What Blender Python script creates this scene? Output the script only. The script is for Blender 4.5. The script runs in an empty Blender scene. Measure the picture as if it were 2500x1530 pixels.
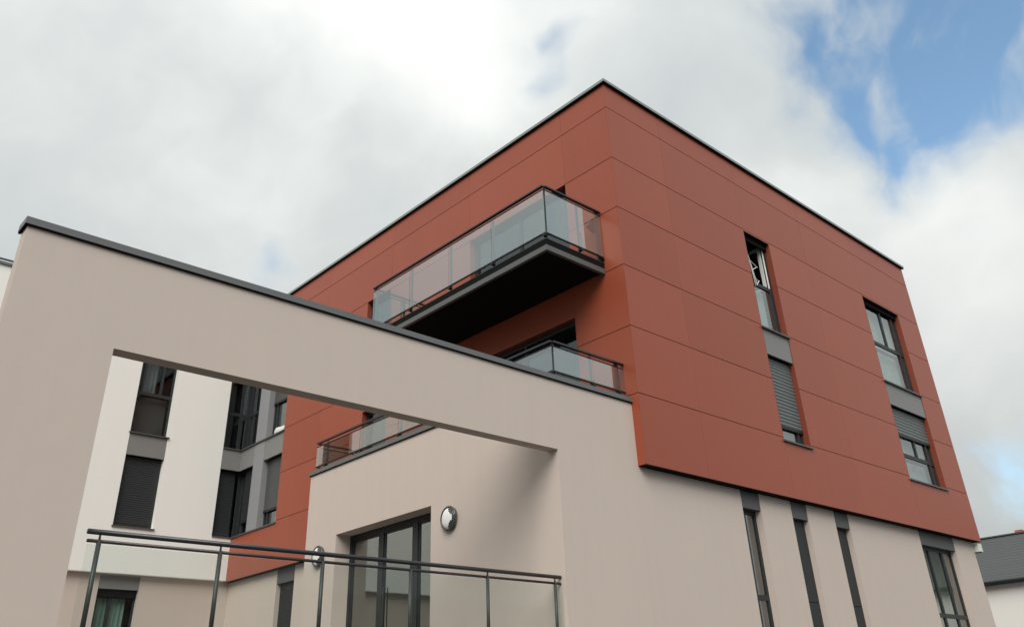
import bpy, bmesh, math, random
from mathutils import Vector, Matrix
random.seed(7)
S = bpy.context.scene
C = S.collection

# ------------------------------------------------------------------ camera
cam = bpy.data.cameras.new("camera"); co = bpy.data.objects.new("camera", cam); C.objects.link(co)
cam.sensor_width = 36.0; cam.lens = 29.752
cam.shift_y = -0.0688
cam.clip_start = 0.1; cam.clip_end = 2000
CR = Vector((0.738935, -0.672833, -0.035650)); CU = Vector((-0.306120, -0.382388, 0.871820)); CF = Vector((0.600221, 0.633305, 0.488527))
CAM = Vector((-10.80605, -8.48876, -3.47167))
co.matrix_world = Matrix(((CR.x, CU.x, -CF.x, CAM.x), (CR.y, CU.y, -CF.y, CAM.y), (CR.z, CU.z, -CF.z, CAM.z), (0, 0, 0, 1)))
S.camera = co

# ------------------------------------------------------------------ world and sun
SUN_TRAVEL = Vector((0.97, 0.75, -1.08)).normalized()
sun_el = math.asin(-SUN_TRAVEL.z)
sun_az = math.atan2(-SUN_TRAVEL.x, -SUN_TRAVEL.y)          # clockwise from +Y
W = bpy.data.worlds.new("World"); S.world = W; W.use_nodes = True
nt = W.node_tree; nt.nodes.clear()

def N(t, typ, **kw):
    n = t.nodes.new(typ)
    for k, v in kw.items(): setattr(n, k, v)
    return n

def L(t, a, b): t.links.new(a, b)

def M(t, op, a, b=None, c=None, clamp=False):
    n = N(t, 'ShaderNodeMath', operation=op, use_clamp=clamp)
    for i, v in enumerate((a, b, c)):
        if v is None: continue
        if isinstance(v, (int, float)): n.inputs[i].default_value = v
        else: L(t, v, n.inputs[i])
    return n.outputs[0]

def smooth(t, x, lo, hi, o0=0.0, o1=1.0):
    n = N(t, 'ShaderNodeMapRange', interpolation_type='SMOOTHSTEP')
    L(t, x, n.inputs[0])
    n.inputs[1].default_value = lo; n.inputs[2].default_value = hi
    n.inputs[3].default_value = o0; n.inputs[4].default_value = o1
    return n.outputs[0]

def noise(t, vec, scale, detail=6, rough=0.55, dist=0.0):
    n = N(t, 'ShaderNodeTexNoise')
    n.inputs['Scale'].default_value = scale; n.inputs['Detail'].default_value = detail
    n.inputs['Roughness'].default_value = rough; n.inputs['Distortion'].default_value = dist
    L(t, vec, n.inputs['Vector'])
    return n

sky = N(nt, 'ShaderNodeTexSky', sky_type='NISHITA')
sky.sun_disc = False; sky.sun_elevation = sun_el; sky.sun_rotation = sun_az
sky.altitude = 100; sky.air_density = 1.0; sky.dust_density = 0.8; sky.ozone_density = 1.0
bg_sky = N(nt, 'ShaderNodeBackground'); bg_sky.inputs[1].default_value = 0.15
wb = N(nt, 'ShaderNodeVectorMath', operation='MULTIPLY'); L(nt, sky.outputs[0], wb.inputs[0]); wb.inputs[1].default_value = (0.88, 1.06, 1.03)
L(nt, wb.outputs[0], bg_sky.inputs[0])
tc = N(nt, 'ShaderNodeTexCoord'); D = tc.outputs['Generated']
wn = noise(nt, D, 5.0, 3, 0.5)
wv = N(nt, 'ShaderNodeVectorMath', operation='SUBTRACT'); L(nt, wn.outputs['Color'], wv.inputs[0]); wv.inputs[1].default_value = (0.5, 0.5, 0.5)
ws = N(nt, 'ShaderNodeVectorMath', operation='SCALE'); L(nt, wv.outputs[0], ws.inputs[0]); ws.inputs['Scale'].default_value = 0.14
wa = N(nt, 'ShaderNodeVectorMath', operation='ADD'); L(nt, D, wa.inputs[0]); L(nt, ws.outputs[0], wa.inputs[1])
wnn = N(nt, 'ShaderNodeVectorMath', operation='NORMALIZE'); L(nt, wa.outputs[0], wnn.inputs[0])
DW = wnn.outputs[0]

def blob(vec, d, sig, amp):
    n = N(nt, 'ShaderNodeVectorMath', operation='DOT_PRODUCT'); L(nt, vec, n.inputs[0]); n.inputs[1].default_value = Vector(d).normalized()
    e = M(nt, 'EXPONENT', M(nt, 'MULTIPLY', M(nt, 'SUBTRACT', n.outputs['Value'], 1.0), 1.0 / (sig * sig)))
    return M(nt, 'MULTIPLY', e, amp)

# breaks in the cloud cover: (direction, angular size, strength)
gaps = [((0.7709, 0.1883, 0.6085), 0.070, 0.95), ((0.801, 0.1122, 0.588), 0.070, 0.88), ((0.7338, 0.2717, 0.6226), 0.045, 0.55),
        ((0.7697, 0.2501, 0.5874), 0.034, 0.60), ((0.8027, 0.1837, 0.5674), 0.050, 0.45), ((0.8059, 0.2592, 0.5323), 0.030, 0.50), ((0.8216, 0.2678, 0.5033), 0.022, 0.45),
        ((0.7148, 0.3154, 0.6241), 0.040, 0.28), ((0.5433, 0.4943, 0.6786), 0.017, 0.42), ((0.5565, 0.5241, 0.6447), 0.018, 0.38),
        ((0.3398, 0.6242, 0.7035), 0.012, 0.85), ((0.3987, 0.7958, 0.4558), 0.030, 0.34), ((0.9353, 0.2842, 0.2107), 0.035, 0.50),
        ((-0.55, -0.45, 0.70), 0.16, 0.7), ((-0.35, 0.75, 0.62), 0.07, 0.5), ((0.5, -0.75, 0.45), 0.14, 0.75)]
g = None
for d, s_, a in gaps:
    b = blob(DW, d, s_, a); g = b if g is None else M(nt, 'ADD', g, b)
f1 = noise(nt, DW, 7.0, 5, 0.50, 0.2).outputs['Fac']
f2 = noise(nt, DW, 19.0, 4, 0.50, 0.2).outputs['Fac']
gc = M(nt, 'MINIMUM', g, 1.0)
amp = M(nt, 'ADD', M(nt, 'MULTIPLY', gc, 1.15), 0.45)
nz = M(nt, 'ADD', M(nt, 'SUBTRACT', f1, 0.5), M(nt, 'MULTIPLY', M(nt, 'SUBTRACT', f2, 0.5), 1.05))
cov = M(nt, 'ADD', M(nt, 'SUBTRACT', 1.06, M(nt, 'MULTIPLY', gc, 0.98)), M(nt, 'MULTIPLY', nz, amp))
cfac = smooth(nt, cov, -0.10, 0.98, 0.06, 1.0)
# cloud brightness
f3 = noise(nt, DW, 2.3, 5, 0.5).outputs['Fac']
f4 = noise(nt, DW, 6.0, 8, 0.55).outputs['Fac']
br = M(nt, 'ADD', M(nt, 'MULTIPLY', f3, 0.75), M(nt, 'MULTIPLY', f4, 0.30))
lit = None
for d, s_, a in [((0.3197, 0.6912, 0.6481), 0.20, 0.13), ((0.5227, 0.5391, 0.6604), 0.12, 0.10), ((0.878, 0.244, 0.4118), 0.07, 0.17), ((0.7918, 0.3673, 0.488), 0.06, 0.14), ((0.1465, 0.8443, 0.5154), 0.12, -0.06), ((0.8924, 0.2632, 0.3666), 0.05, -0.07)]:
    b = blob(DW, d, s_, a); lit = b if lit is None else M(nt, 'ADD', lit, b)
br = M(nt, 'ADD', br, lit)
ramp = N(nt, 'ShaderNodeValToRGB')
L(nt, br, ramp.inputs[0])
ramp.color_ramp.elements[0].position = 0.30; ramp.color_ramp.elements[0].color = (0.47, 0.51, 0.53, 1)
ramp.color_ramp.elements[1].position = 0.80; ramp.color_ramp.elements[1].color = (0.93, 0.945, 0.92, 1)
e = ramp.color_ramp.elements.new(0.55); e.color = (0.645, 0.68, 0.675, 1)
bg_cl = N(nt, 'ShaderNodeBackground'); bg_cl.inputs[1].default_value = 0.80
# an overcast sky is brighter overhead than at the horizon
sx = N(nt, 'ShaderNodeSeparateXYZ'); L(nt, D, sx.inputs[0])
el = M(nt, 'ADD', M(nt, 'MULTIPLY', M(nt, 'MAXIMUM', sx.outputs['Z'], 0.0), 0.46), 0.71)
cm = N(nt, 'ShaderNodeVectorMath', operation='SCALE'); L(nt, ramp.outputs[0], cm.inputs[0]); L(nt, el, cm.inputs['Scale'])
L(nt, cm.outputs[0], bg_cl.inputs[0])
mx = N(nt, 'ShaderNodeMixShader'); L(nt, cfac, mx.inputs[0]); L(nt, bg_sky.outputs[0], mx.inputs[1]); L(nt, bg_cl.outputs[0], mx.inputs[2])
out = N(nt, 'ShaderNodeOutputWorld'); L(nt, mx.outputs[0], out.inputs[0])

sd = bpy.data.lights.new("sun", 'SUN'); sd.energy = 1.7; sd.angle = math.radians(40); sd.color = (1.0, 0.95, 0.88)
so = bpy.data.objects.new("sun", sd); C.objects.link(so)
so.rotation_euler = SUN_TRAVEL.to_track_quat('-Z', 'Y').to_euler(); so.location = (-20, -20, 25)
S.view_settings.view_transform = 'Standard'; S.view_settings.look = 'None'; S.view_settings.gamma = 1.0
S.view_settings.use_curve_mapping = False
S.view_settings.exposure = 0.50

# ------------------------------------------------------------------ materials
def mat(name, col, rough=0.6, spec=0.5, metal=0.0, vary=0.0, vscale=0.6, bump=0.0, bscale=120.0, per_obj=0.0, streak=0.0, coat=0.0):
    m = bpy.data.materials.new(name); m.use_nodes = True; t = m.node_tree; p = t.nodes['Principled BSDF']
    p.inputs['Roughness'].default_value = rough; p.inputs['Metallic'].default_value = metal
    p.inputs['Specular IOR Level'].default_value = spec
    p.inputs['Coat Weight'].default_value = coat
    tcn = N(t, 'ShaderNodeTexCoord'); P = tcn.outputs['Object']
    val = None
    def add(v):
        nonlocal val
        val = v if val is None else M(t, 'ADD', val, v)
    if vary:
        add(M(t, 'MULTIPLY', M(t, 'SUBTRACT', noise(t, P, vscale, 8, 0.6).outputs['Fac'], 0.5), vary))
        add(M(t, 'MULTIPLY', M(t, 'SUBTRACT', noise(t, P, vscale * 14, 4, 0.6).outputs['Fac'], 0.5), vary * 0.5))
    if streak:
        mp = N(t, 'ShaderNodeMapping'); mp.inputs['Scale'].default_value = (5.0, 5.0, 0.22); L(t, P, mp.inputs[0])
        add(M(t, 'MULTIPLY', M(t, 'SUBTRACT', noise(t, mp.outputs[0], 1.0, 6, 0.65).outputs['Fac'], 0.5), streak))
    if per_obj:
        oi = N(t, 'ShaderNodeObjectInfo'); add(M(t, 'MULTIPLY', M(t, 'SUBTRACT', oi.outputs['Random'], 0.5), per_obj))
    if val is None: p.inputs['Base Color'].default_value = (*col, 1)
    else:
        h = N(t, 'ShaderNodeHueSaturation'); h.inputs['Color'].default_value = (*col, 1)
        L(t, M(t, 'ADD', val, 1.0), h.inputs['Value']); L(t, h.outputs[0], p.inputs['Base Color'])
    if bump:
        b = N(t, 'ShaderNodeBump'); b.inputs['Strength'].default_value = bump; b.inputs['Distance'].default_value = 0.004
        L(t, noise(t, P, bscale, 3, 0.7).outputs['Fac'], b.inputs['Height']); L(t, b.outputs[0], p.inputs['Normal'])
    return m

def glass(name, tint, ior, base=0.0, rough=0.0, gtint=(1, 1, 1), wave=0.0):
    m = bpy.data.materials.new(name); m.use_nodes = True; t = m.node_tree; t.nodes.clear()
    tr = N(t, 'ShaderNodeBsdfTransparent'); tr.inputs[0].default_value = (*tint, 1)
    gl = N(t, 'ShaderNodeBsdfGlossy'); gl.inputs[0].default_value = (*gtint, 1); gl.inputs['Roughness'].default_value = rough
    fr = N(t, 'ShaderNodeFresnel'); fr.inputs[0].default_value = ior
    geo = N(t, 'ShaderNodeNewGeometry')
    if wave:
        tcn = N(t, 'ShaderNodeTexCoord')
        b = N(t, 'ShaderNodeBump'); b.inputs['Strength'].default_value = wave; b.inputs['Distance'].default_value = 0.02
        L(t, noise(t, tcn.outputs['Object'], 1.3, 2, 0.5).outputs['Fac'], b.inputs['Height']); L(t, b.outputs[0], gl.inputs['Normal'])
    f = M(t, 'MINIMUM', M(t, 'ADD', fr.outputs[0], base), 1.0)
    f = M(t, 'MULTIPLY', f, M(t, 'SUBTRACT', 1.0, geo.outputs['Backfacing']))     # reflect on the outer face of a pane only
    x = N(t, 'ShaderNodeMixShader'); L(t, f, x.inputs[0]); L(t, tr.outputs[0], x.inputs[1]); L(t, gl.outputs[0], x.inputs[2])
    o = N(t, 'ShaderNodeOutputMaterial'); L(t, x.outputs[0], o.inputs[0])
    return m

m_red = mat('terracotta_panel', (0.335, 0.073, 0.034), 0.42, 0.5, vary=0.12, vscale=0.4, per_obj=0.10, streak=0.08)
m_redback = mat('terracotta_backing', (0.25, 0.062, 0.036), 0.6, 0.3)
m_beige = mat('beige_render', (0.630, 0.540, 0.482), 0.9, 0.2, vary=0.07, vscale=0.35, bump=0.45, bscale=120, streak=0.06)
m_white = mat('white_render', (0.92, 0.915, 0.87), 0.9, 0.2, vary=0.04, vscale=0.3, bump=0.3, bscale=160, streak=0.03)
m_coping = mat('grey_zinc', (0.150, 0.155, 0.157), 0.45, 0.5, metal=0.1, vary=0.15, vscale=1.2)
m_copdark = mat('roof_edge_metal', (0.26, 0.28, 0.275), 0.4, 0.5, metal=0.0, vary=0.1)
m_anth = mat('anthracite_frame', (0.026, 0.031, 0.032), 0.45, 0.35)
m_capshade = mat('coping_shade_black', (0.006, 0.006, 0.006), 0.9, 0.1)  # black standing in for shade under the coping overhangs
m_lintel = mat('dark_grey_lintel', (0.105, 0.104, 0.108), 0.5, 0.3, vary=0.08)
m_sill = mat('dark_sill', (0.085, 0.092, 0.092), 0.35, 0.5)
m_spand = mat('grey_spandrel', (0.225, 0.225, 0.220), 0.5, 0.4, vary=0.06)
m_pier = mat('grey_pier', (0.27, 0.275, 0.285), 0.6, 0.4, vary=0.05)
m_shut = mat('roller_shutter_slats', (0.150, 0.172, 0.172), 0.4, 0.5, vary=0.05)
m_shutgrey = mat('grey_court_shutter', (0.085, 0.090, 0.088), 0.45, 0.4, vary=0.06)
m_revealshade = mat('terracotta_reveal_shaded', (0.235, 0.055, 0.030), 0.5, 0.4, vary=0.06)  # darker than the panels: part of the recess shade is in this colour
m_shutdark = mat('dark_roller_shutter', (0.030, 0.034, 0.037), 0.5, 0.3, vary=0.1)
m_room = mat('room_dark', (0.035, 0.035, 0.035), 0.9, 0.1)
m_roomlight = mat('room_ceiling', (0.70, 0.72, 0.64), 0.9, 0.1)
m_roomwall = mat('room_wall', (0.42, 0.41, 0.33), 0.9, 0.1)
m_curtain = mat('white_curtain', (0.80, 0.80, 0.76), 0.9, 0.1, vary=0.06, vscale=3)
m_curtbrown = mat('brown_curtain', (0.115, 0.108, 0.106), 0.9, 0.1, vary=0.1, vscale=3)
m_whitepvc = mat('white_plastic', (0.75, 0.75, 0.73), 0.4, 0.5, vary=0.04)
m_black = mat('black_steel', (0.010, 0.011, 0.012), 0.5, 0.5)
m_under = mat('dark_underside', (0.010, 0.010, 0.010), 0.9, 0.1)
m_rail = mat('railing_paint', (0.022, 0.024, 0.030), 0.30, 0.6)
m_post = mat('post_paint', (0.045, 0.048, 0.046), 0.35, 0.5)
m_chan = mat('channel_steel', (0.105, 0.113, 0.11), 0.45, 0.5, vary=0.12, vscale=2)
m_chrome = mat('brushed_metal', (0.22, 0.23, 0.225), 0.22, 0.5, metal=0.85)
m_lampdark = mat('dark_lamp_gloss', (0.06, 0.065, 0.065), 0.12, 0.6)
m_opal = mat('opal_glass', (0.90, 0.91, 0.89), 0.6, 0.2)
m_asph = mat('asphalt', (0.06, 0.06, 0.062), 0.9, 0.2, vary=0.3, vscale=0.4, bump=0.6, bscale=60)
m_paving = mat('deck_concrete', (0.085, 0.08, 0.072), 0.9, 0.2, vary=0.15, vscale=0.6, bump=0.4, bscale=60)
m_roof = mat('roof_gravel', (0.12, 0.12, 0.115), 0.95, 0.1, vary=0.3, vscale=2)
m_slate = mat('slate', (0.085, 0.092, 0.092), 0.7, 0.3, vary=0.15, vscale=0.8, per_obj=0.06)
m_brick = mat('red_clay', (0.42, 0.13, 0.09), 0.8, 0.2, vary=0.2, vscale=3)
m_housewall = mat('pale_house_render', (0.86, 0.855, 0.81), 0.9, 0.2, vary=0.05)
g_win = glass('window_glass', (0.74, 0.80, 0.79), 1.75, 0.17, 0.0, (0.93, 0.97, 0.97), wave=0.025)
g_door = glass('door_glass', (0.80, 0.85, 0.80), 1.5, 0.24, 0.0, (0.90, 0.95, 0.93), wave=0.05)
g_bal = glass('balcony_glass', (0.84, 0.91, 0.90), 1.62, 0.25, 0.02, (0.92, 0.99, 1.0))
g_dim = glass('dim_window_glass', (0.62, 0.68, 0.68), 1.5, 0.05, 0.0, (0.9, 0.97, 1.0), wave=0.06)
g_court = glass('court_window_glass', (0.82, 0.86, 0.85), 1.3, 0.015, 0.0, (0.9, 0.97, 1.0), wave=0.06)
g_fore = glass('railing_glass', (0.93, 0.955, 0.945), 1.35, 0.0, 0.01, (0.95, 1, 1))

# ------------------------------------------------------------------ builders
class MB:
    def __init__(s): s.bm = bmesh.new()
    def box(s, x0, x1, y0, y1, z0, z1):
        v = [s.bm.verts.new((x, y, z)) for x in (x0, x1) for y in (y0, y1) for z in (z0, z1)]
        for f in ((0, 1, 3, 2), (4, 6, 7, 5), (0, 4, 5, 1), (2, 3, 7, 6), (0, 2, 6, 4), (1, 5, 7, 3)): s.bm.faces.new([v[i] for i in f])
        return s
    def fbox(s, F, u0, u1, d0, d1, z0, z1):
        a = F(u0, d0, z0); b = F(u1, d1, z1)
        return s.box(min(a[0], b[0]), max(a[0], b[0]), min(a[1], b[1]), max(a[1], b[1]), z0, z1)
    def tube(s, a, b, r, n=10, r2=None):
        a = Vector(a); b = Vector(b); d = (b - a).normalized(); r2 = r if r2 is None else r2
        up = Vector((0, 0, 1)) if abs(d.z) < 0.9 else Vector((1, 0, 0))
        x = d.cross(up).normalized(); y = d.cross(x)
        A = [s.bm.verts.new(a + r * (math.cos(2 * math.pi * i / n) * x + math.sin(2 * math.pi * i / n) * y)) for i in range(n)]
        B = [s.bm.verts.new(b + r2 * (math.cos(2 * math.pi * i / n) * x + math.sin(2 * math.pi * i / n) * y)) for i in range(n)]
        for i in range(n): s.bm.faces.new((A[i], A[(i + 1) % n], B[(i + 1) % n], B[i]))
        s.bm.faces.new(A[::-1]); s.bm.faces.new(B)
        return s
    def poly(s, pts): s.bm.faces.new([s.bm.verts.new(p) for p in pts]); return s
    def sheet(s, F, u0, u1, z0, z1, holes, d0, d1):
        """a rectangular slab on a facade with rectangular holes cut clean through it"""
        us = sorted({u0, u1} | {min(max(h[i], u0), u1) for h in holes for i in (0, 1)})
        zs = sorted({z0, z1} | {min(max(h[i], z0), z1) for h in holes for i in (2, 3)})
        keep = {}
        for i in range(len(us) - 1):
            for j in range(len(zs) - 1):
                cu = (us[i] + us[i + 1]) / 2; cz = (zs[j] + zs[j + 1]) / 2
                keep[i, j] = not any(h[0] < cu < h[1] and h[2] < cz < h[3] for h in holes)
        V = {}
        def v(i, j, k):
            if (i, j, k) not in V: V[i, j, k] = s.bm.verts.new(F(us[i], (d0, d1)[k], zs[j]))
            return V[i, j, k]
        for (i, j), ok in keep.items():
            if not ok: continue
            for k in (0, 1): s.bm.faces.new((v(i, j, k), v(i + 1, j, k), v(i + 1, j + 1, k), v(i, j + 1, k)))
            if not keep.get((i - 1, j)): s.bm.faces.new((v(i, j, 0), v(i, j + 1, 0), v(i, j + 1, 1), v(i, j, 1)))
            if not keep.get((i + 1, j)): s.bm.faces.new((v(i + 1, j, 0), v(i + 1, j + 1, 0), v(i + 1, j + 1, 1), v(i + 1, j, 1)))
            if not keep.get((i, j - 1)): s.bm.faces.new((v(i, j, 0), v(i + 1, j, 0), v(i + 1, j, 1), v(i, j, 1)))
            if not keep.get((i, j + 1)): s.bm.faces.new((v(i, j + 1, 0), v(i + 1, j + 1, 0), v(i + 1, j + 1, 1), v(i, j + 1, 1)))
        return s
    def build(s, name, m, parent=None, smooth=False, bevel=0.0, kind=None, label=None):
        if not s.bm.faces: s.bm.free(); return None
        bmesh.ops.recalc_face_normals(s.bm, faces=s.bm.faces)
        if bevel: bmesh.ops.bevel(s.bm, geom=list(s.bm.edges), offset=bevel, segments=2, affect='EDGES', profile=0.6)
        me = bpy.data.meshes.new(name); s.bm.to_mesh(me); s.bm.free()
        for mm in (m if isinstance(m, (list, tuple)) else [m]): me.materials.append(mm)
        if smooth:
            for p in me.polygons: p.use_smooth = True
        o = bpy.data.objects.new(name, me); C.objects.link(o)
        if parent is not None:
            o.parent = parent; o.matrix_parent_inverse = Matrix.Translation(-world_loc(parent))
        if kind: o['kind'] = kind
        if label: o['label'] = label
        return o

def world_loc(o):
    v = Vector(o.location)
    if o.parent: v = v + o.matrix_parent_inverse.to_translation() + world_loc(o.parent)
    return v

def thing(name, label, cat, loc, group=None):
    o = bpy.data.objects.new(name, None); C.objects.link(o); o.location = loc; o.empty_display_size = 0.3
    o['label'] = label; o['category'] = cat
    if group: o['group'] = group
    return o

# facade frames: (u along the wall, d inward from the cladding face, z)
FR = lambda u, d, z: (u, d, z)                     # right-hand red face, plane y = 0
LR = lambda u, d, z: (d, u, z)                     # left-hand red face, plane x = 0
YW = 14.69
WW = lambda u, d, z: (u, YW + d, z)                # white wing, faces the court
E_ = 0.166
FB = lambda u, d, z: (u, E_ + d, z)                # beige base under the red block and portal
LB = lambda u, d, z: (E_ + d, u, z)                # beige base behind the annex
WB = lambda u, d, z: (u, YW + E_ + d, z)           # beige base under the white wing
XO = -1.84
AS = lambda u, d, z: (XO + d, u, z)                # annex side wall with the glass door
G = -5.05                                          # street level
DK = -2.95                                         # deck level
ROOF = 7.80
ZJ = [ROOF, 7.194, 5.967, 4.838, 3.614, 2.412, 1.187, 0.0]
DEP = 23.5

# ------------------------------------------------------------------ ground
def structure(name, mb, m):
    o = mb.build(name, m); o['kind'] = 'structure'; return o
structure('ground', MB().box(-500, 500, -500, 500, G - 0.3, G), m_asph)
structure('pavement', MB().box(-16, 22, -1.9, E_ - 0.004, G + 0.004, G + 0.13), m_paving)
structure('deck', MB().box(-14, XO - 0.003, 0.37, YW + E_ - 0.004, DK - 0.25, DK), m_paving)

# ------------------------------------------------------------------ window builder
def window(F, u0, u1, z0, z1, d, parent, us=(), zs=(), fw=0.055, glassmat=None, sill=True, frame=m_anth, panes=True, vmul=None, skip=(), name='window'):
    """frame with uprights `us` (or [(u, z0, z1)] in vmul) and rails `zs`; the frame tucks behind the wall edge"""
    o = 0.025
    mb = MB()
    dd = d + 0.06
    mb.fbox(F, u0 - o, u0 + fw, d, dd, z0 - o, z1 + o).fbox(F, u1 - fw, u1 + o, d, dd, z0 - o, z1 + o)
    mb.fbox(F, u0 + fw, u1 - fw, d + .001, dd - .001, z0 - o, z0 + fw).fbox(F, u0 + fw, u1 - fw, d + .001, dd - .001, z1 - fw, z1 + o)
    zz = [z0 + fw] + sorted(zs) + [z1 - fw]
    for z in zs: mb.fbox(F, u0 + fw, u1 - fw, d - .004, dd - .004, z - .045, z + .045)
    ups = [(u, z0 + fw, z1 - fw) for u in us] + list(vmul or [])
    for (u, a, b) in ups: mb.fbox(F, u - .035, u + .035, d - .008, dd - .008, a, b)
    w = mb.build(name, frame, parent)
    if panes:
        for i in range(len(zz) - 1):
            if i in skip: continue
            za, zb = zz[i] - .005, zz[i + 1] + .005
            cz = (za + zb) / 2
            uu = [u0 + fw] + sorted(u for (u, a, b) in ups if a < cz < b) + [u1 - fw]
            for k in range(len(uu) - 1):
                MB().fbox(F, uu[k] - .003, uu[k + 1] + .003, d + .022, d + .030, za, zb).build('pane', glassmat or g_win, w)
    if sill:
        MB().fbox(F, u0 - .03, u1 + .03, -.045, d - .002, z0 - .035, z0 - .004).build('sill', m_sill, w)
    return w

def shutter(F, u0, u1, z0, z1, d, parent, m=m_shut, pitch=0.075):
    amp = 0.014 if m is m_shut else 0.005
    if m is not m_shut: pitch = 0.055
    mb = MB(); n = max(2, int((z1 - z0) / pitch)); h = (z1 - z0) / n
    for i in range(n):
        a = z0 + i * h
        P = [F(u0, d, a + .004), F(u1, d, a + .004), F(u1, d - amp, a + h * .5), F(u0, d - amp, a + h * .5)]
        Q = [F(u0, d - amp, a + h * .5), F(u1, d - amp, a + h * .5), F(u1, d, a + h - .004), F(u0, d, a + h - .004)]
        R = [F(u0, d, a + h - .004), F(u1, d, a + h - .004), F(u1, d + .004, a + h + .004), F(u0, d + .004, a + h + .004)]
        mb.poly(P).poly(Q)
        if i < n - 1: mb.poly(R)
    bmesh.ops.remove_doubles(mb.bm, verts=mb.bm.verts, dist=1e-5)
    s = mb.build('roller_shutter', m, parent, kind='stuff')
    MB().fbox(F, u0, u1, d - .014, d + .012, z0 - .06, z0 + .002).build('shutter_bar', m_black, parent)
    return s

def curtain(F, u0, u1, z0, z1, d, parent, m=m_curtain, amp=0.018, wl=0.11):
    mb = MB(); n = max(8, int((u1 - u0) / 0.02)); prev = None
    ph = random.uniform(0, 6)
    for i in range(n + 1):
        u = u0 + (u1 - u0) * i / n; dd = d + amp * math.sin(u / wl * 6.28 + ph) + amp * .5 * math.sin(u / wl * 2.7 + ph * 2)
        a = mb.bm.verts.new(F(u, dd, z0)); b = mb.bm.verts.new(F(u, dd, z1))
        if prev: mb.bm.faces.new((prev[0], a, b, prev[1]))
        prev = (a, b)
    return mb.build('curtain', m, parent, smooth=True)

# ------------------------------------------------------------------ the red block
red = thing('apartment_block', 'three-storey block clad in terracotta red panels over a beige ground floor', 'building', (0, 0, G))
W1 = (4.44, 5.48, 1.14, 5.93); W2 = (9.91, 11.95, 1.13, 5.93)
FRH = [W1, W2]
A2 = (1.28, 4.29, 3.80, 5.97); A1 = (1.29, 4.29, 0.16, 3.01); B2 = (7.38, 8.39, 3.80, 5.97); B1 = (7.38, 8.385, 0.16, 3.05)
CW = (12.22, YW + .001, 1.15, 5.94)
LRH = [A2, A1, B2, B1, CW]
RL = 13.20
MB().sheet(FR, 0.0105, RL, 0.0, ROOF, FRH, 0.0105, .135).build('wall', m_redback, red)
MB().sheet(LR, .1355, YW, 0.0, ROOF, LRH, 0.0105, .135).build('wall', m_redback, red)
MB().box(RL - .15, RL, E_ + .001, DEP, .0, ROOF).build('wall', m_red, red)
MB().box(.022, RL - .001, DEP, DEP + .2, .0, ROOF).build('wall', m_red, red)
MB().box(.022, .18, YW + .001, DEP - .001, 7.2, ROOF).build('wall', m_red, red)
MB().box(.19, RL - .16, E_ + .01, DEP - .01, ROOF - .25, ROOF - .12).build('roof', m_roof, red)
# cladding panels
VF = [0.0, 1.69, 4.44, 7.19, 9.91, RL]
VL = [0.0110, 1.27, 4.30, 7.33, 10.36, 13.39, YW]
def clad(F, V, holes, top=True):
    for j in range(7):
        zb, zt = ZJ[j + 1], ZJ[j]
        for i in range(len(V) - 1):
            a, b = V[i], V[i + 1]
            u0 = a + (.0022 if i else 0); u1 = b - (.0022 if i < len(V) - 2 else 0)
            z0 = zb + (.0075 if j < 6 else -.004); z1 = zt - .0075 if j else zt
            hs = [h for h in holes if h[0] < u1 and h[1] > u0 and h[2] < z1 and h[3] > z0]
            full = [h for h in hs if h[2] <= z0 and h[3] >= z1]
            if full:
                h = full[0]
                for (p, q) in ((u0, h[0]), (h[1], u1)):
                    if q - p > .02: MB().sheet(F, p, q, z0, z1, [], 0, .0095).build('cladding_panel', m_red, red)
                continue
            jit = random.uniform(-.0008, .0008)
            MB().sheet(F, u0, u1, z0, z1, hs, jit, .0095 + jit).build('cladding_panel', m_red, red)
clad(FR, VF, FRH); clad(LR, VL, LRH)
# window reveals in panel red, darkened to hold some recess shade, line the openings of the right-hand face
for (u0, u1, z0, z1) in FRH:
    MB().fbox(FR, u1 - .012, u1 - .002, .001, .1365, z0 + .01, z1 - .01).build('reveal', m_revealshade, red)
    MB().fbox(FR, u0 + .002, u0 + .012, .001, .1365, z0 + .01, z1 - .01).build('reveal', m_revealshade, red)
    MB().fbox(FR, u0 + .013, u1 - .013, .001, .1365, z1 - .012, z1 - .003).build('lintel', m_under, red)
# parapet capping
MB().box(-.06, RL + .06, -.06, .20, ROOF + .004, ROOF + .068).box(-.06, .20, .2005, DEP + .2, ROOF + .004, ROOF + .068).build('coping', m_copdark, red)
MB().box(-.054, RL + .05, -.054, -.002, ROOF - .022, ROOF + .003).box(-.054, -.002, -.0015, DEP, ROOF - .022, ROOF + .003).build('coping_shade', m_capshade, red)  # black strip painted for the shaded underside of the coping
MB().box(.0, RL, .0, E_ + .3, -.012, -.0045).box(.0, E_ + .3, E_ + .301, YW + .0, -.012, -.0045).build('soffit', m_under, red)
# dark rooms behind the windows
MB().box(.75, RL - .3, .75, DEP - .4, .05, 7.4).build('room', m_room, red)
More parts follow.
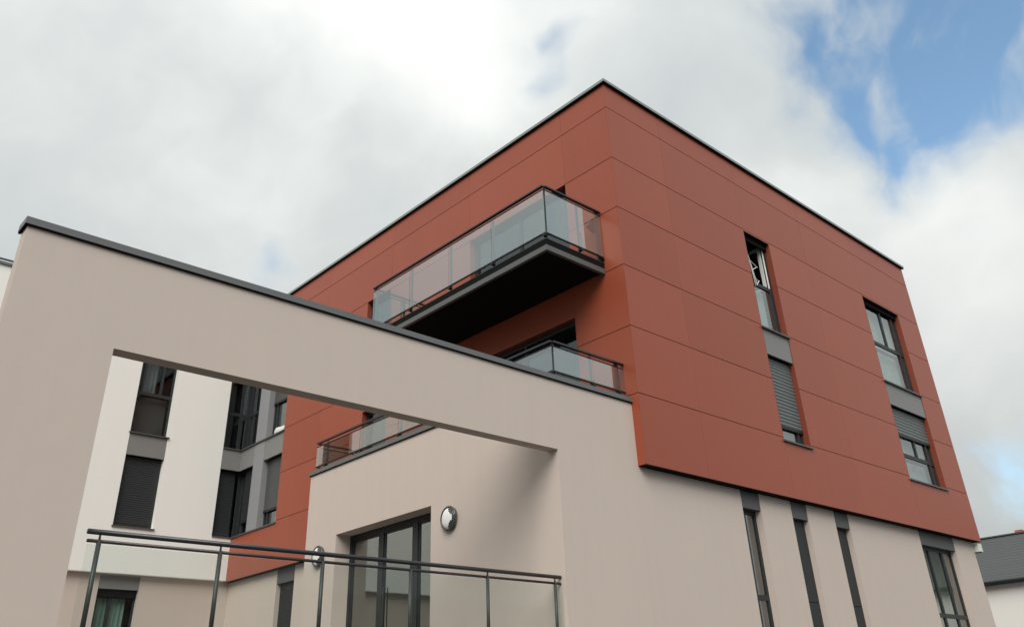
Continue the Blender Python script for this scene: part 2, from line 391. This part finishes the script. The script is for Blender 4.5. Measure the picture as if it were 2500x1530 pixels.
# windows of the right-hand face
d0 = .138
w = window(FR, 4.44, 5.48, 3.585, 5.93, d0, red, zs=(4.745,), vmul=[(5.36, 3.64, 4.70)], skip=(1,))
curtain(FR, 4.5, 5.30, 3.6, 4.70, d0 + .16, w); 
sash = MB().fbox(FR, 5.325, 5.385, d0 + .065, d0 + .125, 4.80, 5.87).fbox(FR, 5.325, 5.385, d0 + .72, d0 + .78, 4.80, 5.87).fbox(FR, 5.326, 5.384, d0 + .125, d0 + .72, 4.80, 4.86).fbox(FR, 5.326, 5.384, d0 + .125, d0 + .72, 5.81, 5.87).build('open_sash', m_whitepvc, w)
MB().fbox(FR, 5.352, 5.358, d0 + .126, d0 + .719, 4.861, 5.809).build('pane', g_win, w)
curtain(FR, 5.36, 5.435, 4.8, 5.86, d0 + .03, w, wl=.06)
MB().fbox(FR, 4.46, 5.46, d0 - .055, d0 - .002, 5.78, 5.925).build('dark_shutter_head', m_under, w)
w = window(FR, 4.44, 5.48, 1.14, 2.975, d0, red, zs=(), vmul=[(5.30, 1.19, 2.9)])
shutter(FR, 4.46, 5.46, 1.50, 2.96, d0 - .02, w); curtain(FR, 4.5, 5.44, 1.15, 1.6, d0 + .16, w)
w = window(FR, 9.91, 11.95, 3.585, 5.93, d0, red, zs=(4.745,), vmul=[(11.03, 4.79, 5.875), (11.70, 3.64, 4.70), (11.70, 4.79, 5.875)])
curtain(FR, 9.95, 11.9, 4.78, 5.86, d0 + .20, w); curtain(FR, 9.95, 11.9, 3.62, 4.70, d0 + .24, w)
MB().fbox(FR, 9.93, 11.93, d0 - .055, d0 - .002, 5.80, 5.925).build('dark_shutter_head', m_under, w)
w = window(FR, 9.91, 11.95, 1.13, 2.975, d0, red, zs=(1.78,), vmul=[(11.03, 1.82, 2.92), (11.67, 1.18, 1.74), (11.67, 1.82, 2.92)])
shutter(FR, 9.93, 11.93, 2.30, 2.96, d0 - .02, w); curtain(FR, 9.95, 11.9, 1.82, 2.5, d0 + .2, w); curtain(FR, 9.95, 11.9, 1.16, 1.74, d0 + .24, w)
for (a, b) in ((4.44, 5.48), (9.91, 11.95)):
    MB().fbox(FR, a + .002, b - .002, .012, .05, 2.978, 3.546).build('spandrel_panel', m_spand, red)
# glazed doors of the left-hand face
def french(u0, u1, z0, z1, ups, cur=False):
    w = window(LR, u0, u1, z0, z1, d0, red, us=ups, fw=.07, sill=False, name='balcony_door', glassmat=g_dim)
    if cur: curtain(LR, u0 + .08, u1 - .08, z0 + .05, z1 - .06, d0 + .22, w)
    return w
french(1.28, 4.29, 3.80, 5.97, (2.78,)); french(1.29, 4.29, .16, 3.01, (2.78,)); french(7.38, 8.39, 3.80, 5.97, ()); french(7.38, 8.385, .16, 3.05, ())
# corner glazing by the white wing
for (z0, z1, nm) in ((1.15, 2.97, 0), (3.585, 5.94, 1)):
    w = window(LR, 13.86, YW + .16, z0, z1, .19, red, vmul=[(14.55, z0, 4.6 if nm else z1)], zs=(4.66,) if nm else (), sill=False)
    if not nm:
        shutter(LR, 13.88, 14.55, 1.55, 2.96, .16, w, m_shutdark)
    w = window(LR, 12.22, 13.27, z0, z1, .19, red, sill=False, vmul=[(13.08, z0 + .05, z1 - .05)])
    if nm: shutter(LR, 12.24, 13.25, 4.62, 5.9, .16, w, m_shutgrey)
    else: shutter(LR, 12.24, 13.25, 1.62, 2.96, .16, w, m_shutgrey)
    curtain(LR, 12.3, 13.05, z0 + .02, z0 + 1.2, .42, w)
    MB().fbox(LR, 12.20, YW - .06, -.04, .185, z0 - .035, z0 - .004).build('sill', m_sill, red)
MB().fbox(LR, 13.272, 13.858, .004, .23, 1.152, 5.938).build('pier', m_pier, red)
for (a, b) in ((12.222, 13.27), (13.86, YW + .012)):
    MB().fbox(LR, a, b, .012, .06, 2.975, 3.548).build('spandrel_panel', m_spand, red)
# beige ground floor of the red block
BW = [(2.83, 3.43, -2.85, .01), (4.50, 5.08, -2.85, .01), (6.14, 6.72, -2.85, .01), (9.99, 11.86, -2.85, .01)]
BR = 13.04
MB().sheet(FB, 0.0, BR, G - .1, -.014, [(a, b, c, 0) for a, b, c, e in BW], 0, .135).build('wall', m_beige, red)
MB().box(BR - .3, BR, E_ + .1355, DEP, G - .1, -.014).build('wall', m_beige, red)
MB().box(.3, BR - .31, .95, 1.0, G, -.02).build('room', m_room, red)
LBH = [(11.29, 12.16, -2.85, 0)]
MB().sheet(LB, 7.36, YW + E_ - .001, DK - .2, -.014, LBH, 0, .135).build('wall', m_beige, red)
MB().box(1.0, 1.1, 7.4, DEP - 1, DK, -.02).build('room', m_room, red)
for (a, b, c, e) in BW:
    dark = a in (4.50, 6.14)
    w = window(FB, a, b, -2.85, -.33, .138, red, zs=(-1.80,), fw=.06, vmul=[(a + .62, -2.8, -.39), (a + 1.32, -2.8, -.39)] if a > 9 else [(a + .22, -2.8, -.39)] if not dark else None, sill=False)
    if dark:
        MB().fbox(FB, a + .01, b - .01, .110, .130, -1.79, -.335).build('infill_panel', m_shutdark, w); MB().fbox(FB, a + .01, b - .01, .110, .130, -2.84, -1.805).build('infill_panel', m_shutdark, w)
    elif a > 9: curtain(FB, a + .7, b - .1, -2.8, -.4, .138 + .2, w, m_roomwall, .01)
    MB().fbox(FB, a + .002, b - .002, .012, .134, -.32, -.016).build('spandrel_panel', m_lintel, red)
w = window(LB, 11.29, 12.16, -2.85, -.36, .138, red, zs=(-1.8,), sill=False); shutter(LB, 11.30, 12.15, -2.2, -.37, .115, w, m_shutdark)
MB().fbox(LB, 11.292, 12.158, .012, .134, -.35, -.016).build('spandrel_panel', m_lintel, red)

# ------------------------------------------------------------------ white wing
white = thing('apartment_wing', 'white rendered wing with tall window strips, standing behind the beige portal', 'building', (-6, YW, G))
WH = [(-3.21, -2.18, 1.16, 5.94), (-.565, .0, 1.15, 5.94), (-7.2, -6.17, 1.16, 5.94), (-11.2, -10.2, 1.16, 5.94)]
WT = 7.32
MB().sheet(WW, -15.0, -.003, 0.03, WT, WH, 0, E_).build('wall', m_white, white)
MB().box(-15, .18, YW + E_ + .001, YW + 9, 7.0, 7.2).build('roof', m_roof, white)
MB().box(-15, -.004, YW + .005, YW + E_ + .3, .018, .0295).build('soffit', m_white, white)
MB().box(-15, -.07, YW - .05, YW + .22, WT + .003, WT + .075).build('coping', m_coping, white)
MB().box(-15.2, -15.0, YW, YW + 9, G, WT).build('wall', m_white, white)
MB().box(-14.9, .6, YW + .85, YW + 8.5, .05, 6.9).build('room', m_room, white)
MB().box(-14.9, .9, YW + 1.0, YW + 1.1, DK, .0).build('room', m_room, white)
mbr = MB().tube((-15, YW + .35, WT + .32), (-.6, YW + .35, WT + .32), .03, 8)
for x in range(-14, 0, 2): mbr.tube((x, YW + .35, WT), (x, YW + .35, WT + .32), .012, 6)
mbr.build('roof_guard_rail', m_chrome, white)
for (a, b) in ((-3.21, -2.18), (-7.2, -6.17), (-11.2, -10.2)):
    w = window(WW, a, b, 3.585, 5.94, .17, white, zs=(4.735,), vmul=[(a + .16, 4.78, 5.88), (a + .68, 4.78, 5.88)], glassmat=g_court)
    MB().fbox(WW, a + .06, b - .06, .36, .37, 3.6, 4.7).build('blind', m_curtbrown, w)
    curtain(WW, a + .2, a + .62, 4.78, 5.9, .40, w, m_spand)
    w = window(WW, a, b, 1.16, 2.975, .17, white)
    shutter(WW, a + .02, b - .02, 1.24, 2.96, .14, w, m_shutdark)
    MB().fbox(WW, a + .002, b - .002, .012, .06, 2.978, 3.546).build('spandrel_panel', m_spand, white)
w = window(WW, -.565, .17, 3.585, 5.94, .19, white, us=(-.05,), zs=(4.66,), sill=False)
w = window(WW, -.565, .17, 1.15, 2.97, .19, white, sill=False); shutter(WW, -.55, -.02, 1.20, 2.96, .16, w, m_shutdark)
MB().fbox(WW, -.563, .011, .012, .06, 2.975, 3.548).build('spandrel_panel', m_spand, white)
MB().box(-.563, -.0, YW - .03, YW + .185, 1.115, 1.146).box(-.563, -.0, YW - .03, YW + .185, 3.55, 3.581).build('sill', m_sill, white)
WBH = [(-3.22, -2.22, -2.85, 0)]
MB().sheet(WB, -15.0, E_ + .29, DK - .2, .016, WBH, 0, .135).build('wall', m_beige, white)
w = window(WB, -3.22, -2.22, -2.85, -.33, .138, white, vmul=[(-2.85, -2.8, -.38)], sill=False, glassmat=g_court)
curtain(WB, -3.15, -2.42, -2.8, -.5, .26, w, mat('pale_green_reflection', (0.34, 0.46, 0.41), 0.9, 0.1, vary=0.1, vscale=3))  # pale green sheet stands in for a reflection in this pane
MB().fbox(WB, -3.22 + .002, -2.222, .012, .134, -.32, .012).build('spandrel_panel', m_spand, white)
MB().fbox(WB, -3.2, -2.24, .08, .134, -.50, -.325).build('dark_shutter_head', m_under, white)  # dark box in place of the shadow at the shutter head

# ------------------------------------------------------------------ beige annex with its portal
annex = thing('entrance_annex', 'single-storey beige annex with glass door and a big open portal frame, grey capping on top', 'building', (-4, .3, G))
PX0, PZ = -9.34, 1.05
OX0, OX1, OZ = -8.285, XO, -.028
TH = .20
MB().sheet(FB, PX0, -.002, G - .1, PZ, [(OX0, OX1, DK - .25, OZ)], 0, TH).build('portal_wall', m_beige, annex)
DR = (3.23, 6.205, DK, -.29)
MB().sheet(AS, E_ + TH + .0005, 7.33, DK - .2, PZ, [DR], 0, .325).build('side_wall', m_beige, annex)
MB().box(XO + .326, -.002, 7.03, 7.3295, DK - .2, PZ).build('back_wall', m_beige, annex)
MB().box(XO + .326, -.002, E_ + TH + .001, 7.029, -.02, .13).build('terrace_floor', m_paving, annex)
oc = .032
cp = MB().box(PX0 - oc, -.002, E_ - oc, E_ + TH + oc, PZ + .003, PZ + .080)
cp.box(XO - oc, XO + .325 + oc, E_ + TH + oc + .0005, 7.33 + oc, PZ + .003, PZ + .080).box(XO + .325 + oc + .0005, -.002, 7.33 - .3 - oc, 7.33 + oc, PZ + .003, PZ + .080)
cp.build('coping', m_coping, annex)
dl = MB().box(PX0 - .028, -.004, E_ - .028, E_ - .003, PZ - .012, PZ + .002).box(PX0 - .028, PX0 - .003, E_ - .0025, E_ + TH + .03, PZ - .012, PZ + .002)
dl.box(XO - .028, XO - .003, E_ + TH + .04, 7.33 + .03, PZ - .012, PZ + .002).build('coping_shade', m_capshade, annex)  # the black line gives the annex coping its underside shade
# the room behind the glass door
MB().box(XO + .9, 5.8, 1.01, 7.3, -.30, -.27).build('ceiling', m_roomlight, annex)
MB().box(5.8, 5.9, 1.01, 7.3, DK, -.27).box(XO + .43, 5.8, 7.0, 7.02, DK, -.03).box(XO + .43, 5.8, 1.01, 1.05, DK, -.03).build('inner_wall', m_roomwall, annex)
MB().box(.6, .9, 1.06, 6.99, -.85, -.302).build('beam', m_roomwall, annex)
MB().box(XO, 5.9, 1.0, 7.3, DK - .1, DK - .002).build('floor', m_roomwall, annex)
# glass door: outer frame, two uprights, three leaves
dz1 = -.29
mb = MB()
mb.fbox(AS, 6.13, 6.225, .33, .41, DK, dz1 + .02).fbox(AS, 3.21, 3.30, .33, .41, DK, dz1 + .02).fbox(AS, 3.30, 6.13, .331, .409, dz1 - .10, dz1 + .02)
for u in (5.15, 4.10): mb.fbox(AS, u - .07, u + .07, .325, .415, DK, dz1 - .10)
door = mb.build('glass_door', m_anth, annex)
for (a, b) in ((3.30, 4.03), (4.17, 5.08), (5.22, 6.13)):
    MB().fbox(AS, a, b, .36, .368, DK + .05, dz1 - .10).build('pane', g_door, door)
    lf = MB(); lf.fbox(AS, a + .001, a + .045, .345, .385, DK + .02, dz1 - .102).fbox(AS, b - .045, b - .001, .345, .385, DK + .02, dz1 - .102).fbox(AS, a + .045, b - .045, .346, .384, dz1 - .14, dz1 - .102)
    lf.build('door_leaf', m_anth, door)
MB().tube(AS(5.02, .31, -2.2), AS(5.02, .31, -1.35), .012).build('handle', m_post, door)

# ------------------------------------------------------------------ glass railings
def rail_run(parent, p0, p1, z0, z1, posts, zfloor, inward, gap=True):
    """straight run of glazed railing: handrail, thin second bar, bottom bar, panes, posts"""
    p0 = Vector(p0); p1 = Vector(p1); d = (p1 - p0).normalized(); ln = (p1 - p0).length
    n = Vector(inward)
    def bar(a, b, w, za, zb, off=0.0):
        q0 = p0 + d * a + n * (off - w / 2); q1 = p0 + d * b + n * (off + w / 2)
        return (min(q0.x, q1.x), max(q0.x, q1.x), min(q0.y, q1.y), max(q0.y, q1.y), za, zb)
    MB().box(*bar(0, ln, .06, z1 - .028, z1)).build('handrail', m_rail, parent)
    MB().box(*bar(0.001, ln - .001, .024, z1 - .10, z1 - .084)).build('rail_bar', m_black, parent)
    MB().box(*bar(0.002, ln - .002, .03, z0 - .012, z0 + .012)).build('rail_bar', m_black, parent)
    ps = [0] + [q for q in posts if .05 < q < ln - .05] + [ln]
    for a, b in zip(ps[:-1], ps[1:]):
        MB().box(*bar(a + .006, b - .006, .010, z0 + .013, z1 - .084)).build('glass_pane', g_bal, parent)
    for q in posts:
        MB().box(*bar(q - .03, q + .03, .012, zfloor, z1 - .03, .055)).build('post', m_post, parent)
        MB().box(*bar(q - .03, q + .03, .07, z0 - .045, z0 - .0125, .02)).build('clamp', m_black, parent)

# upper balcony
bal = thing('balcony', 'projecting balcony with dark steel slab and clear glass railing, high on the red facade', 'balcony', (0, 3.1, 3.58))
BY0, BY1, BX = .44, 5.80, -1.52
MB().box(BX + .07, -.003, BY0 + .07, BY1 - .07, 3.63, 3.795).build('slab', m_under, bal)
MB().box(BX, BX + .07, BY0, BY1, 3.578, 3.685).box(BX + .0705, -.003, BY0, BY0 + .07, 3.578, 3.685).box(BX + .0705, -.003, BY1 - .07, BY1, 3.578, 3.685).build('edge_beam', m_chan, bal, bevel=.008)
MB().box(BX + .006, BX + .069, BY0 + .006, BY1 - .006, 3.686, 3.7965).box(BX + .0695, -.003, BY0 + .006, BY0 + .069, 3.686, 3.7965).build('shaded_web', m_under, bal)  # flush and black, so the shade of a recessed web is painted on
MB().box(BX, -.003, BY0, BY1, 3.797, 3.812).build('top_flange', m_black, bal)
rail_run(bal, (BX, BY0, 0), (BX, BY1, 0), 3.915, 4.905, [.04, 1.43, 2.71, 4.01, 5.30], 3.812, (1, 0, 0))
rail_run(bal, (BX + .034, BY0, 0), (-.012, BY0, 0), 3.915, 4.905, [.88, 1.46], 3.812, (0, 1, 0))
rail_run(bal, (BX + .034, BY1, 0), (-.012, BY1, 0), 3.915, 4.905, [.75], 3.812, (0, -1, 0))

for F_, z0_, z1_, y_ in ((None, 3.813, 4.876, BY0),):
    MB().box(-.13, -.03, y_ + .03, y_ + .05, z0_, z1_).build('end_post', m_post, bal)
MB().poly([(-.02, .56, 4.80), (-.02, .56, 4.52), (-.22, .56, 4.60), (-.10, .56, 4.80)]).poly([(-.02, .64, 4.80), (-.10, .64, 4.80), (-.22, .64, 4.60), (-.02, .64, 4.52)]).poly([(-.02, .56, 4.52), (-.02, .64, 4.52), (-.22, .64, 4.60), (-.22, .56, 4.60)]).poly([(-.22, .56, 4.60), (-.22, .64, 4.60), (-.10, .64, 4.80), (-.10, .56, 4.80)]).poly([(-.10, .56, 4.80), (-.10, .64, 4.80), (-.02, .64, 4.80), (-.02, .56, 4.80)]).build('wall_bracket', m_post, bal)
# terrace railing on the annex roof
ter = thing('terrace_railing', 'glass railing with dark handrail round the annex roof terrace', 'railing', (XO + .1, 3.8, PZ + .095))
rail_run(ter, (XO + .1, .266, 0), (XO + .1, 7.34, 0), 1.25, 1.765, [.04, 1.54, 2.83, 4.13, 5.43, 6.73], PZ + .093, (1, 0, 0))
rail_run(ter, (XO + .134, .266, 0), (-.012, .266, 0), 1.25, 1.765, [.92, 1.55], PZ + .093, (0, 1, 0))
rail_run(ter, (XO + .134, 7.34, 0), (-.012, 7.34, 0), 1.25, 1.765, [.9], PZ + .093, (0, -1, 0))

MB().box(-.20, -.10, .297, .317, PZ + .094, 1.736).build('end_post', m_post, ter)
# foreground railing in the portal opening
fr = thing('deck_railing', 'dark tubular railing with clear glass panels across the portal opening', 'railing', (-5, .27, DK))
RY = .27
MB().tube((-8.15, RY, -1.80), (-1.83, RY, -1.80), .025, 14).build('handrail', m_rail, fr, smooth=True)
MB().tube((-8.14, RY, -1.882), (-1.845, RY, -1.882), .0165, 12).build('rail_bar', m_rail, fr, smooth=True)
PS = [-8.03, -6.82, -5.61, -4.40, -3.18, -1.955]
for x in PS:
    p = MB().tube((x, RY, DK), (x, RY, -1.872), .023, 12).build('post', m_post, fr, smooth=True)
    MB().tube((x, RY, -1.873), (x, RY, -1.815), .011, 8).build('rail_pin', m_rail, p, smooth=True)
ends = [-8.16] + PS[1:-1] + [-1.85]
for a, b in zip(ends[:-1], ends[1:]):
    MB().box(a + .012, b - .012, RY - .045, RY - .037, DK + .08, -1.92).build('glass_panel', g_fore, fr)

# ------------------------------------------------------------------ lamps
def dome(mb, F, cu, cz, r, depth, d_base, inside, n=28, rings=9, dz=0.0):
    vs = {}
    for i in range(rings + 1):
        a = i / rings * math.pi / 2
        for j in range(n):
            t = 2 * math.pi * j / n
            rr = r * math.sin(a)
            vs[i, j] = (cu + rr * math.cos(t), d_base - depth * math.cos(a) - dz, cz + rr * math.sin(t))
    for i in range(rings):
        for j in range(n):
            q = [vs[i, j], vs[i + 1, j], vs[i + 1, (j + 1) % n], vs[i, (j + 1) % n]]
            c = [sum(p[k] for p in q) / 4 for k in range(3)]
            if inside((c[0] - cu) / r, (c[2] - cz) / r):
                pts = [F(*p) for p in q]
                if i == 0: pts = [pts[0], pts[1], pts[2]]
                mb.poly(pts)
    bmesh.ops.remove_doubles(mb.bm, verts=mb.bm.verts, dist=1e-5)
    return mb

def ring(mb, F, cu, cz, r, w, d, n=32, m=8):
    V = [[mb.bm.verts.new(F(cu + (r + w * math.cos(b)) * math.cos(t), d + w * math.sin(b), cz + (r + w * math.cos(b)) * math.sin(t))) for b in [2 * math.pi * k / m for k in range(m)]] for t in [2 * math.pi * i / n for i in range(n)]]
    for i in range(n):
        for k in range(m): mb.bm.faces.new((V[i][k], V[(i + 1) % n][k], V[(i + 1) % n][(k + 1) % m], V[i][(k + 1) % m]))
    return mb

def wall_lamp(y, z, label):
    o = thing('wall_lamp', label, 'lamp', (XO, y, z), 'round bulkhead lamps on the annex wall')
    b = MB(); n = 28
    A = [b.bm.verts.new(AS(y + .185 * math.cos(2 * math.pi * i / n), -.002, z + .185 * math.sin(2 * math.pi * i / n))) for i in range(n)]
    B = [b.bm.verts.new(AS(y + .185 * math.cos(2 * math.pi * i / n), -.045, z + .185 * math.sin(2 * math.pi * i / n))) for i in range(n)]
    for i in range(n): b.bm.faces.new((A[i], A[(i + 1) % n], B[(i + 1) % n], B[i]))
    b.bm.faces.new(A); b.bm.faces.new(B); b.build('base', m_chrome, o)
    ring(MB(), AS, y, z, .178, .022, -.05).build('rim', m_lampdark, o, smooth=True)
    cut = lambda u, v: u > -.42 - .34 * math.cos(v * 3.0)         # u grows away from the street
    dome(MB(), AS, y, z, .168, .052, -.045, cut, dz=0).build('lens', m_opal, o, smooth=True)
    dome(MB(), AS, y, z, .174, .060, -.045, lambda u, v: not cut(u, v)).build('reflection_crescent', m_lampdark, o, smooth=True)  # dark crescent stands in for a reflection on the opal dome
    return o
wall_lamp(2.70, -.592, 'round bulkhead lamp on the beige wall right of the glass door')
wall_lamp(6.76, -.612, 'round bulkhead lamp on the beige wall left of the glass door, behind the handrail')

fl = thing('floodlight', 'small white box light under the far right corner of the red block', 'lamp', (BR, .25, -.15))
MB().box(BR + .01, BR + .21, .03, .25, -.25, -.05).build('housing', m_whitepvc, fl, bevel=.012)
MB().box(BR + .03, BR + .19, .05, .23, -.262, -.2505).build('lens', m_anth, fl)
MB().tube((BR + .002, .22, -.13), (BR + .03, .22, -.13), .03).build('bracket', m_black, fl)

# things at the windows
dr = thing('drying_rack', 'white wire drying rack in the open upper window of the red block', 'rack', (4.8, .1, 4.7))
mb = MB()
for a, b in (((4.60, .09, 5.40), (4.80, .11, 4.70)), ((4.62, .14, 5.36), (5.00, .14, 5.22)), ((4.70, .12, 5.05), (5.00, .15, 5.24)), ((4.66, .1, 5.15), (4.78, .14, 4.70)), ((4.74, .12, 4.90), (4.96, .15, 4.86)), ((4.80, .12, 4.72), (4.98, .15, 4.88)), ((4.60, .09, 5.40), (4.70, .12, 5.02))):
    mb.tube(a, b, .011, 6)
mb.build('wire_frame', m_whitepvc, dr)
cu = thing('cushion', 'white cushion lying on the sill of the far grey-framed window', 'cushion', (.10, 12.78, 3.6))
bm = bmesh.new(); bmesh.ops.create_uvsphere(bm, u_segments=20, v_segments=12, radius=1.0)
for v in bm.verts:
    x, y, z = v.co
    sx = lambda t: math.copysign(abs(t) ** .6, t)
    v.co = (.135 + .05 * x, 12.76 + .27 * sx(y), 3.715 + .10 * sx(z) + .02 * math.sin(y * 5))
k = MB(); k.bm.free(); k.bm = bm; k.build('cover', m_curtain, cu, smooth=True)

# ------------------------------------------------------------------ neighbouring house on the right
hs = thing('house', 'low white house with a dark slate roof beyond the right end of the red block', 'house', (31, 4, G))
HX, HY0, HY1, EZ, RZ, RX = 28.0, -9.0, 14.0, .70, 2.64, 30.77
MB().box(HX, HX + 5.6, HY0, HY1, G - .1, EZ - .1).build('wall', m_housewall, hs)
sl = math.atan2(RZ - EZ, RX - HX)
rows = 16
for i in range(rows):
    t0 = i / rows; t1 = (i + 1.15) / rows
    a = (HX - .25 + (RX - HX + .25) * t0, EZ - .12 + (RZ - EZ + .12) * t0 + .008); b = (HX - .25 + (RX - HX + .25) * min(t1, 1), EZ - .12 + (RZ - EZ + .12) * min(t1, 1) - .0)
    q = MB()
    for (y0, y1) in ((HY0 - .2, HY1 + .2),):
        v = [(a[0], y0, a[1]), (a[0], y1, a[1]), (b[0], y1, b[1]), (b[0], y0, b[1])]
        w_ = [(p[0], p[1], p[2] - .012) for p in v]
        q.poly(v).poly(w_[::-1])
        for k2 in range(4): q.poly([v[k2], w_[k2], w_[(k2 + 1) % 4], v[(k2 + 1) % 4]])
    bmesh.ops.remove_doubles(q.bm, verts=q.bm.verts, dist=1e-5)
    q.build('slate_course', m_slate, hs)
MB().poly([(RX, HY0 - .2, RZ), (RX, HY1 + .2, RZ), (HX + 5.8, HY1 + .2, EZ - .1), (HX + 5.8, HY0 - .2, EZ - .1)]).build('roof', m_slate, hs)
for y in (HY0, HY1): MB().poly([(HX, y, EZ - .1), (HX + 5.6, y, EZ - .1), (RX, y, RZ - .05)]).build('gable', m_housewall, hs)
MB().tube((HX - .30, HY0 - .2, EZ - .16), (HX - .30, HY1 + .2, EZ - .16), .07, 10).build('gutter', m_anth, hs, smooth=True)
MB().box(HX - .26, HX - .003, HY0 - .1, HY1 + .1, EZ - .24, EZ - .19).build('eaves_board', m_anth, hs)
MB().box(RX - .12, RX + .12, HY0 - .2, HY1 + .2, RZ - .02, RZ + .03).build('ridge', m_slate, hs)
cy = 4.62
MB().box(RX + .05, RX + .45, cy - .14, cy + .14, RZ - .3, RZ + .14).build('chimney', m_brick, hs)

# ------------------------------------------------------------------ unseen blocks added for glass reflections and to block the low sky
def block(label, x0, x1, y0, y1, top, face, wallmat):
    b = thing('added_block', label, 'building', ((x0 + x1) / 2, (y0 + y1) / 2, G), 'added unseen blocks')
    F = (lambda u, d, z: (x1 - d, u, z)) if face == 'x' else (lambda u, d, z: (u, y1 - d, z))
    a, c = (y0, y1) if face == 'x' else (x0, x1)
    holes = []
    u = a + 2.2
    while u + 1.4 < c - 1.5:
        for z in (G + 1.0, G + 4.0, G + 7.0):
            if z + 1.6 < top: holes.append((u, u + 1.4, z, z + 1.5))
        u += 4.1
    MB().sheet(F, a, c, G - .1, top, holes, 0, .2).build('wall', wallmat, b)
    MB().box(x0, x1 - .9, y0, y1 - .9, G - .1, top - .3).build('core', m_room, b)
    MB().box(x0 - .1, x1 - .02, y0 - .1, y1 - .02, top - .28, top - .1).build('roof', m_roof, b)
    for (u0, u1, z0, z1) in holes: window(F, u0, u1, z0, z1, .21, b, us=((u0 + u1) / 2,), fw=.06, sill=False, frame=m_anth)
    return b
block('long pale block added out of view to block the low sky, reflected in the annex door', -52, -34, -12, 74, 12.6, 'x', m_housewall)
block('low beige block added out of view to block the low sky, facing the red block', -26, 44, -62, -46, 4.6, 'y', m_beige)
